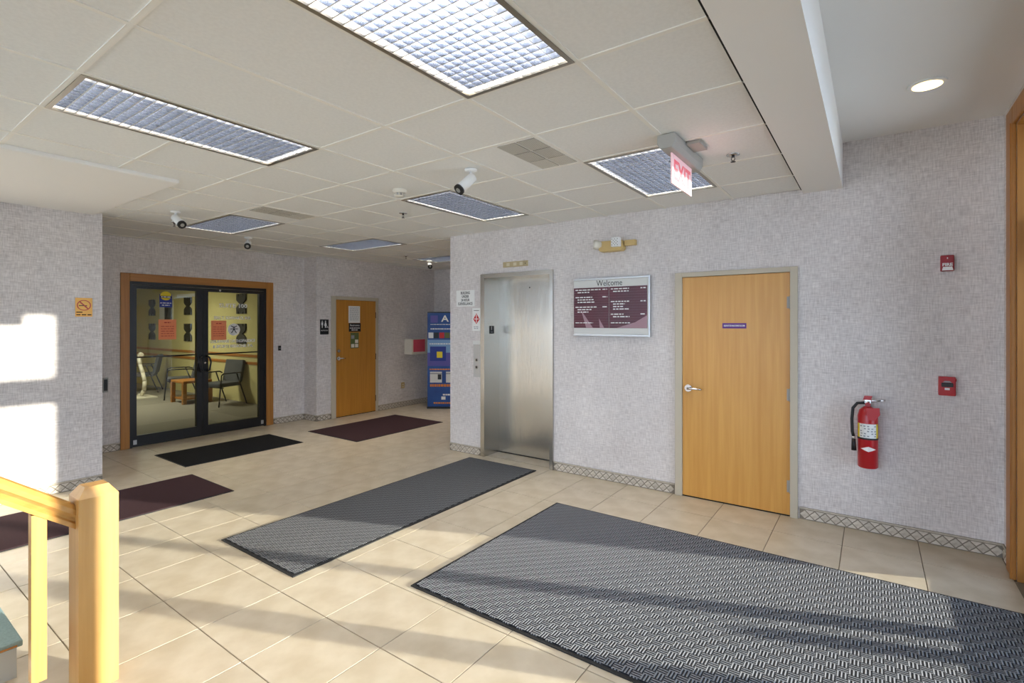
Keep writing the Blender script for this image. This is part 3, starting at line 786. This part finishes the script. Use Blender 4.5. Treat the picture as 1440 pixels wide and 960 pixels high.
obj('foot', MB().box(-13.5, -12.9, -.75, -.35, 0, .03), 'cream_plastic', ss)
HG = [(-.19, .21), (-.19, .08), (-.12, .03), (-.05, 0), (-.12, -.03), (-.19, -.08), (-.19, -.21), (-.12, -.21), (-.10, -.14), (-.06, -.21), (.06, -.21), (.10, -.14), (.12, -.21), (.19, -.21), (.19, -.08), (.12, -.03), (.05, 0), (.12, .03), (.19, .08), (.19, .21), (.12, .21), (.10, .14), (.06, .21), (-.06, .21), (-.10, .14), (-.12, .21)]
for x, z, lb in ((-15.5, 2.06, 'dark hourglass wall hanging furthest back, upper one'), (-15.5, 1.43, 'dark hourglass wall hanging furthest back, lower one'), (-13.35, 2.06, 'dark hourglass wall hanging between picture and door frame, upper one'),
                 (-13.35, 1.43, 'dark hourglass wall hanging between picture and door frame, lower one'), (-10.8, 2.06, 'dark hourglass wall hanging behind the suite lettering, upper one'), (-10.8, 1.43, 'dark hourglass wall hanging behind the suite emblem, lower one')):
    h = obj('wall_hanging', MB().prism([(x + u, z + v) for u, v in HG], 'y', YWN - .03, YWN), 'hanging'); h['label'] = lb; h['category'] = 'wall decor'; h['group'] = 'hourglass wall hangings'
pf = thing('framed_poster', 'white framed dark poster on the waiting room wall', 'picture', (-14.6, YWN, 1.6))
obj('mount', MB().box(-15.0, -14.2, YWN - .02, YWN, 1.58, 2.22), 'board_white', pf)
obj('print', MB().box(-14.68, -14.25, YWN - .024, YWN - .02, 1.62, 2.18), 'black', pf)
df = thing('door_casing', 'white door casing standing out on the waiting room wall', 'door frame', (-12.45, YWN - .04, 0))
obj('casing', MB().box(-12.52, -12.42, YWN - .04, YWN - .002, 0, 2.35).box(-13.9, -12.52, YWN - .04, YWN - .002, 2.28, 2.35), 'board_white', df)

# ------------------------------------------------------------------ wall things: north wall
wb = thing('directory_board', 'silver framed welcome directory board with maroon listing panels', 'sign board', (-2.226, 0, 1.512))
obj('backing', MB().box(-2.65, -1.803, -.03, 0, 1.53, 2.11), 'board_white', wb)
for z0, z1 in ((1.512, 1.535), (2.105, 2.128)): obj('rail', MB().box(-2.654, -1.799, -.036, 0, z0, z1), 'silver', wb, bevel=.004)
obj('end_cap', MB().box(-1.81, -1.796, -.038, 0, 1.512, 2.128), 'silver', wb)
text('heading', 'Welcome', .088, (-2.235, -.0305, 2.068), '-y', 'black', wb, width=.29)
rn = random.Random(11)
for a, b, rows in ((-2.648, -2.24, ((0, .3, 1), (1, .14, 0), (3, .2, 1), (4, .19, 0), (5, .2, 0), (7, .25, 1), (8, .17, 0), (9, .13, 0))), (-2.235, -1.825, ((0, .2, 1), (1, .17, 0), (5, .2, 1), (6, .13, 0), (7, .12, 0), (8, .18, 0), (10, .14, 1), (11, .18, 0)))):
    p = obj('listing_panel', MB().box(a, b, -.034, -.03, 1.60, 2.028), 'maroon_panel', wb)
    for k in range(1, 16): obj('listing_strip', MB().box(a, b, -.0345, -.034, 1.60 + k * .0267, 1.6008 + k * .0267), 'mauve', p)
    mb = MB()
    for r, w, num in rows:
        z = 2.0 - r * .0262; ind = .02 if num else .045
        dashes(mb, 'y', -.0345, a + ind, a + ind + w, z, .011, rn)
        if num: dashes(mb, 'y', -.0345, b - .07, b - .015, z, .011, rn)
    dashes(mb, 'y', -.0345, a + .02, a + .23, 1.65, .009, rn)
    obj('print', mb, 'white', p)
for poly in ([(-2.56, 1.79), (-2.42, 1.602), (-2.50, 1.602)], [(-2.35, 1.70), (-2.29, 1.602), (-2.34, 1.602)], [(-1.826, 1.73), (-1.95, 1.66), (-2.15, 1.602), (-1.826, 1.602)]):
    obj('graphic_sweep', MB().prism(poly, 'y', -.034, -.0343), 'mauve', wb)
el2 = thing('emergency_light', 'tan emergency light unit with two lamp heads high on the wall', 'emergency light', (-2.19, 0, 2.4))
obj('body', MB().prism([(-2.33, 2.50), (-2.08, 2.50), (-2.06, 2.41), (-2.08, 2.39), (-2.31, 2.39), (-2.33, 2.41)], 'y', -.09, 0), 'tan_plastic', el2, bevel=.008)
obj('lamp_head', MB().tube([(-2.30, -.07, 2.465), (-2.345, -.09, 2.468), (-2.375, -.10, 2.47)], [.03, .048, .05], 18), 'cream_plastic', el2)
o = obj('square_lamp_head', MB().box(-2.165, -2.075, -.15, -.09, 2.425, 2.52), 'white', el2, bevel=.008)
mb = MB()
for i in range(5):
    for j in range(5):
        if (i + j) % 2 == 0: mb.box(-2.155 + i * .0145, -2.145 + i * .0145, -.1515, -.15, 2.437 + j * .0145, 2.447 + j * .0145)
obj('reflector_dots', mb, 'grey_plastic', o)
obj('end_bracket', MB().box(-2.06, -1.945, -.05, 0, 2.44, 2.495), 'tan_plastic', el2, bevel=.004)
sv = thing('surveillance_sign', 'white rectangular surveillance sign with black capitals left of the elevator', 'sign', (-4.23, 0, 1.862))
obj('plate', MB().box(-4.382, -4.078, -.003, 0, 1.864, 2.07), 'white', sv)
for k, s in enumerate(('BUILDING', 'UNDER', '24 HOUR', 'SURVEILLANCE')):
    text('lettering', s, .048, (-4.23, -.0035, 2.035 - k * .046), '-y', 'black', sv, width=(.15, .115, .14, .24)[k], bold=.0008)
fsn = thing('elevator_fire_sign', 'narrow white sign with a red emblem beside the elevator frame', 'sign', (-4.047, 0, 1.555))
obj('plate', MB().box(-4.113, -3.981, -.003, 0, 1.555, 1.84), 'white', fsn)
obj('title_bar', MB().box(-4.09, -4.005, -.0036, -.003, 1.806, 1.812), 'black', fsn)
obj('emblem', MB().prism([(-4.047, 1.64), (-3.995, 1.70), (-4.047, 1.775), (-4.099, 1.70)], 'y', -.003, -.0036), 'red_print', fsn)
obj('emblem_cross', MB().box(-4.052, -4.042, -.0042, -.0036, 1.655, 1.76).box(-4.085, -4.009, -.0042, -.0036, 1.698, 1.708), 'white', fsn)
mb = MB(); dashes(mb, 'y', -.003, -4.09, -4.01, 1.60, .008, rn); dashes(mb, 'y', -.003, -4.085, -4.02, 1.58, .008, rn); obj('print', mb, 'grey_print', fsn)
fa = thing('fire_strobe', 'small red fire alarm strobe high on the wall near the entrance casing', 'fire alarm', (.443, 0, 2.03))
obj('body', MB().box(.405, .481, -.045, 0, 2.032, 2.148), 'dark_red', fa, bevel=.006)
text('lettering', 'FIRE', .03, (.443, -.0458, 2.078), '-y', 'white', fa, width=.058, bold=.0012)
obj('lens', MB().prism([(.412, 2.036), (.474, 2.036), (.468, 2.062), (.418, 2.062)], 'y', -.062, -.045), 'white', fa)
obj('horn_slot', MB().box(.44, .446, -.0458, -.045, 2.12, 2.132), 'white', fa)
fpn = thing('fire_pull_station', 'red fire alarm pull station with black handle below the strobe', 'fire alarm', (.441, 0, 1.118))
obj('body', MB().box(.393, .489, -.05, 0, 1.12, 1.258), 'red', fpn, bevel=.005)
obj('handle', MB().box(.408, .474, -.062, -.05, 1.185, 1.215), 'black', fpn, bevel=.004)
obj('arch_print', MB().prism([(.415, 1.217), (.467, 1.217), (.455, 1.228), (.427, 1.228)], 'y', -.0505, -.051), 'grey_print', fpn)
obj('label_plate', MB().box(.427, .455, -.0508, -.05, 1.162, 1.178), 'white', fpn)
obj('key_tab', MB().box(.489, .495, -.03, -.015, 1.225, 1.245), 'red', fpn)

# ------------------------------------------------------------------ fire extinguisher
ex_c = (-.033, -.09)
fe = thing('fire_extinguisher', 'red fire extinguisher hung on the wall with black hose and tag', 'fire extinguisher', (ex_c[0], ex_c[1], .53))
q = lambda z: (ex_c[0], ex_c[1], z)
cyl = obj('cylinder', MB().lathe([(0, 0), (.058, 0), (.066, .008), (.066, .40), (.055, .445), (.03, .47), (.02, .475), (0, .475)], q(.53), 32), 'red', fe)
obj('valve', MB().cyl(q(1.0), q(1.045), .018, 14).box(ex_c[0] - .02, ex_c[0] + .02, ex_c[1] - .012, ex_c[1] + .012, 1.03, 1.055), 'chrome', fe)
obj('carry_handle', MB().tube([(ex_c[0] - .015, ex_c[1], 1.05), (ex_c[0] + .05, ex_c[1], 1.048), (ex_c[0] + .11, ex_c[1], 1.058)], [.010, .008, .005], 8), 'chrome', fe)
obj('squeeze_lever', MB().prism([(ex_c[0] - .03, 1.055), (ex_c[0] + .02, 1.055), (ex_c[0] + .03, 1.085), (ex_c[0] - .022, 1.085)], 'y', ex_c[1] - .012, ex_c[1] + .012), 'red', fe)
obj('gauge', MB().cyl((ex_c[0], ex_c[1] - .018, 1.02), (ex_c[0], ex_c[1] - .03, 1.02), .018, 16), 'dark_red', fe)
obj('hose', MB().tube([(-.05, -.09, 1.03), (-.10, -.10, 1.025), (-.128, -.105, .985), (-.135, -.11, .90), (-.132, -.11, .80), (-.125, -.11, .765)], .011, 10), 'black', fe)
obj('hose_tip', MB().tube([(-.125, -.11, .765), (-.124, -.11, .745)], .012, 10), 'silver', fe)
obj('nozzle', MB().tube([(-.124, -.11, .745), (-.122, -.11, .655)], [.013, .018], 12), 'black', fe)
lab = MB(); n = 14
for z0, z1, a0, a1, nm in ((.765, .875, -2.75, -.35, 0),):
    vs = [(ex_c[0] + .0668 * math.cos(a0 + (a1 - a0) * k / n), ex_c[1] + .0668 * math.sin(a0 + (a1 - a0) * k / n), z) for z in (z0, z1) for k in range(n + 1)]
    lab.add(vs, [(k, k + 1, k + n + 2, k + n + 1) for k in range(n)], True)
lo = obj('label', lab, 'paper', cyl)
for a0, a1 in ((-2.75, -2.45), (-.65, -.35)):
    l3 = MB(); l3.add([(ex_c[0] + .0674 * math.cos(a0 + (a1 - a0) * k / 4), ex_c[1] + .0674 * math.sin(a0 + (a1 - a0) * k / 4), z) for z in (.765, .875) for k in range(5)], [(k, k + 1, k + 6, k + 5) for k in range(4)], True)
    obj('label_edge', l3, 'yellow_sticker', cyl)
l4 = MB()
for r in range(5):
    for k in range(5):
        a = -2.35 + k * .36 + .05 * (r % 2); r2 = .0674
        if (r * 5 + k) % 4 != 3: l4.add([(ex_c[0] + r2 * math.cos(g), ex_c[1] + r2 * math.sin(g), z) for z in (.777 + r * .019, .786 + r * .019) for g in (a, a + .2)], [(0, 1, 3, 2)])
obj('label_print', l4, 'grey_print', cyl)
dia = MB(); dia.add([(ex_c[0] + .0672 * math.cos(-1.5 + u), ex_c[1] + .0672 * math.sin(-1.5 + u), .682 + v) for u, v in ((-.8, 0), (-.4, -.010), (0, -.02), (.4, -.010), (.8, 0), (.4, .010), (0, .02), (-.4, .010))], [(0, 1, 7), (1, 2, 6, 7), (2, 3, 5, 6), (3, 4, 5)])
obj('maker_diamond', dia, 'white', cyl)
obj('strap', MB().lathe([(.068, .223), (.068, .237)], q(.53), 32), 'black', fe)
obj('tag', MB().prism([(-.045, 1.0), (.04, 1.005), (.045, .955), (.01, .905), (-.03, .91)], 'y', -.165, -.162), 'red', fe, label='red plastic inspection tag')
obj('wall_hook', MB().box(-.05, -.016, -.03, 0, .98, 1.05), 'chrome', fe)

# ------------------------------------------------------------------ west-side wall things
ns = thing('no_smoking_sign', 'small brass no smoking sign with a red struck-out circle', 'sign', (XS, -3.27, 1.716))
obj('plate', MB().box(XS, XS + .004, -3.338, -3.203, 1.716, 1.904), 'brass', ns)
obj('red_ring', MB().ring((-3.27, 1.83), .048, .056, 'x', XS + .004, XS + .005, 28, .95), 'dark_red', ns)
obj('slash', MB().prism([(-3.308, 1.862), (-3.300, 1.870), (-3.232, 1.798), (-3.240, 1.790)], 'x', XS + .004, XS + .005), 'dark_red', ns)
obj('cigarette', MB().box(XS + .004, XS + .0046, -3.31, -3.245, 1.822, 1.830), 'black', ns)
mb = MB(); dashes(mb, 'x', XS + .004, -3.33, -3.28, 1.755, .010, rn); dashes(mb, 'x', XS + .004, -3.33, -3.21, 1.73, .010, rn); obj('print', mb, 'dark_gap', ns)
ac = thing('door_actuator', 'dark door push button on the wall beside the suite doors', 'switch', (XW, -2.67, .77))
obj('plate', MB().box(XW, XW + .02, -2.70, -2.645, .77, .955), 'grey_plastic', ac)
obj('button', MB().box(XW + .02, XW + .03, -2.69, -2.655, .79, .935), 'black', ac)
cr = thing('card_reader', 'tiny black card reader right of the suite doors', 'card reader', (XW, -.348, 1.2))
obj('body', MB().box(XW, XW + .02, -.37, -.327, 1.2, 1.28), 'black', cr, bevel=.004)
obj('indicator', MB().box(XW + .02, XW + .021, -.36, -.337, 1.235, 1.245), 'grey_print', cr)
rs = thing('restroom_sign', 'black restroom sign with white figures beside the restroom door', 'sign', (XR, .248, 1.46))
obj('plate', MB().box(XR, XR + .006, .166, .331, 1.46, 1.714), 'black', rs, bevel=.004)
fg = MB()
for y in (.205, .268):
    fg.prism(disc((y, 1.682), .011, 12), 'x', XR + .006, XR + .0068)
fg.prism([(.188, 1.667), (.222, 1.667), (.222, 1.62), (.214, 1.62), (.212, 1.572), (.198, 1.572), (.196, 1.62), (.188, 1.62)], 'x', XR + .006, XR + .0068)
fg.prism([(.258, 1.667), (.278, 1.667), (.294, 1.61), (.282, 1.61), (.276, 1.572), (.260, 1.572), (.254, 1.61), (.242, 1.61)], 'x', XR + .006, XR + .0068)
fg.prism([(.30, 1.60), (.318, 1.572), (.322, 1.576), (.304, 1.605)], 'x', XR + .006, XR + .0068)
fg.ring((.298, 1.585), .010, .014, 'x', XR + .006, XR + .0068, 16)
obj('pictogram', fg, 'white', rs)
text('lettering', 'RESTROOM', .026, (XR + .0065, .248, 1.525), '+x', 'white', rs, width=.13)
bx_ = thing('wall_box', 'cream wall-mounted box with a pink sheet on its front, left of the banner', 'box', (XR, 2.37, 1.03))
obj('body', MB().box(XR, XR + .22, 2.05, 2.70, 1.03, 1.335), 'cream_plastic', bx_, bevel=.012)
obj('seam', MB().box(XR + .22, XR + .2212, 2.44, 2.444, 1.05, 1.32), 'grey_plastic', bx_)
obj('pink_sheet', MB().box(XR + .2212, XR + .223, 2.09, 2.41, 1.08, 1.325), 'pink_paper', bx_, label='pink paper sheet')
ou = thing('wall_outlet', 'cream electrical outlet low on the alcove wall', 'outlet', (XR, 2.015, .365))
obj('cover', MB().box(XR, XR + .006, 1.975, 2.055, .36, .475), 'tan_plastic', ou)
for z in (.39, .435): obj('socket', MB().prism(disc((2.015, z), .014, 12), 'x', XR + .006, XR + .008), 'cream_plastic', ou)

# ------------------------------------------------------------------ pop-up banner (turned to face the lobby)
bn = thing('banner_stand', 'tall blue pop-up banner stand in the alcove corner', 'banner', (0, 0, 0)); BASE[bn] = (0, 0, 0)
bw = .86
obj('base', MB().box(0, bw, -.05, .09, 0, .035), 'black', bn)
pnl = obj('panel', MB().box(0, bw, 0, .012, .03, 1.855), 'blue_banner', bn)
obj('top_rail', MB().box(0, bw, -.005, .018, 1.85, 1.87), 'black', bn)


def flat(name, m, x0, x1, z0, z1, d=.0012): return obj(name, MB().box(x0, x1, -d, 0, z0, z1), m, pnl)


flat('logo_block', 'banner_violet', .06, .20, 1.66, 1.80); flat('light_band', 'banner_light', 0, bw, 1.08, 1.33, .0008)
text('letter', 'A', .17, (.34, -.0015, 1.735), '-y', 'white', pnl, width=.15, bold=.004)
mb = MB(); dashes(mb, 'y', 0, .06, .8, 1.62, .012, rn); dashes(mb, 'y', 0, .06, .8, 1.53, .02, rn); dashes(mb, 'y', -.001, .04, .8, 1.24, .02, rn); dashes(mb, 'y', 0, .30, .46, .25, .03, rn)
obj('print', mb, 'white', pnl)
for k, m_ in enumerate(('white', 'black', 'red_print', 'green_print', 'yellow_sticker', 'black', 'white', 'red_print')):
    flat('photo', m_, .02 + k * .105, .115 + k * .105, 1.36, 1.47)
flat('violet_field', 'banner_violet', 0, bw, .82, 1.08, .0008); flat('night_picture', 'blue_sticker', .05, .36, .92, 1.20, .0016); flat('star_patch', 'yellow_sticker', .18, .29, .98, 1.10, .002)
mb = MB(); dashes(mb, 'y', 0, .04, .8, .745, .024, rn); dashes(mb, 'y', 0, .05, .5, .42, .05, rn); dashes(mb, 'y', 0, .12, .5, .09, .03, rn)
obj('orange_print', mb, 'orange_print', pnl)
for x0 in (.05, .36, .62):
    pg = flat('text_box', 'board_white', x0, x0 + .23, .50, .71); obj('picture', MB().box(x0 + .15, x0 + .22, -.002, -.0012, .56, .66), 'black', pg); obj('bar', MB().box(x0, x0 + .23, -.002, -.0012, .665, .685), 'grey_print', pg)
flat('white_spot', 'white', .27, .35, .17, .23)
bn.location = (-7.03, 2.12, 0); bn.rotation_euler = (0, 0, .6203)

# ------------------------------------------------------------------ floor mats
def floor_mat(name, label, x0, x1, y0, y1, m, border, h=.010, rim='rubber'):
    t = thing(name, label, 'floor mat', ((x0 + x1) / 2, (y0 + y1) / 2, 0))
    if border:
        obj('rubber_border', MB().box(x0, x1, y0, y0 + border, .0005, h * .6).box(x0, x1, y1 - border, y1, .0005, h * .6).box(x0, x0 + border, y0 + border, y1 - border, .0005, h * .6).box(x1 - border, x1, y0 + border, y1 - border, .0005, h * .6), rim, t)
    obj('carpet', MB().box(x0 + border, x1 - border, y0 + border, y1 - border, .0005, h), m, t)


floor_mat('entrance_mat', 'large grey basket-weave mat in front of the entrance and oak door', -2.36, .70, -2.69, -.89, 'mat_weave', .022, .012)
floor_mat('runner_mat', 'long grey runner mat leading to the elevator', -4.03, -3.06, -3.06, -.15, 'runner_weave', .025, .012)
floor_mat('black_mat', 'plain black mat in front of the glass suite doors', -7.29, -6.41, -2.365, -.89, 'black_carpet', .012)
floor_mat('restroom_mat', 'maroon mat in front of the restroom door', -7.0, -5.83, -.447, 1.28, 'maroon_carpet', .012)
floor_mat('stub_mat', 'maroon mat running past the newel post beside the stub wall', -6.04, -5.11, -4.6, -2.445, 'maroon_carpet', .012)

# ------------------------------------------------------------------ stair with newel and handrail
str_ = thing('staircase', 'carpeted stair with teal treads rising behind the newel post', 'staircase', (-3.8, -4.3, 0))
for k in range(7):
    ys = -4.305 - k * .28; z = .17 * (k + 1)
    sp = obj('step', MB().box(-4.40, -3.25, ys - .28, ys - .02, 0 if k < 1 else z - .17, z - .03), 'stair_side', str_)
    obj('tread', MB().box(-4.40, -3.24, ys - .30, ys, z - .03, z), 'teal_carpet', sp, bevel=.006)
    obj('nosing', MB().box(-3.24, -3.237, ys - .14, ys - .02, z - .024, z - .016), 'oak_trim', sp)
nw = thing('newel_post', 'square pale maple newel post with chamfered top at the stair foot', 'post', (-2.92, -4.125, 0))
x0, x1, y0, y1 = -2.99, -2.85, -4.198, -4.052
obj('shaft', MB().box(x0, x1, y0, y1, 0, .868), 'maple', nw)
cp_ = MB(); c = .03
cp_.add([(x0, y0, .868), (x1, y0, .868), (x1, y1, .868), (x0, y1, .868), (x0 + c, y0 + c, .912), (x1 - c, y0 + c, .912), (x1 - c, y1 - c, .912), (x0 + c, y1 - c, .912)],
        [(4, 5, 6, 7), (0, 1, 5, 4), (1, 2, 6, 5), (2, 3, 7, 6), (3, 0, 4, 7), (0, 3, 2, 1)])
obj('cap', cp_, 'maple', nw)
hr = thing('handrail', 'moulded maple handrail with square balusters rising from the newel post', 'handrail', (-2.92, -4.2, 0))
sl_ = .167 / .219
obj('stringer', MB().prism([(-4.47, 0), (-4.47, .23), (-6.3, 1.34), (-6.3, 1.04), (-4.75, 0)], 'x', -2.99, -2.95), 'maple', hr)
prof = [(-.030, 0), (.030, 0), (.030, .022), (.022, .030), (.024, .045), (.036, .062), (.036, .085), (.026, .104), (0, .110), (-.026, .104), (-.036, .085), (-.036, .062), (-.024, .045), (-.022, .030), (-.030, .022)]
rb = MB(); vs = []
for y in (-4.198, -5.2):
    zb = .752 + (-4.223 - y) * sl_
    vs += [(-2.92 + u, y, zb + v) for u, v in prof]
n = len(prof)
rb.add(vs, [tuple(range(n)), tuple(range(2 * n - 1, n - 1, -1))] + [(i, (i + 1) % n, (i + 1) % n + n, i + n) for i in range(n)])
obj('rail', rb, 'maple_rail', hr)
for k in range(7):
    y = -4.318 - k * .16
    zt = .752 + (-4.223 - y) * sl_ + .01
    zb = max(0, .08 + (-4.22 - y) * .606 - .02)
    obj('baluster', MB().box(-2.945, -2.895, y - .025, y + .025, zb, zt), 'maple', hr)
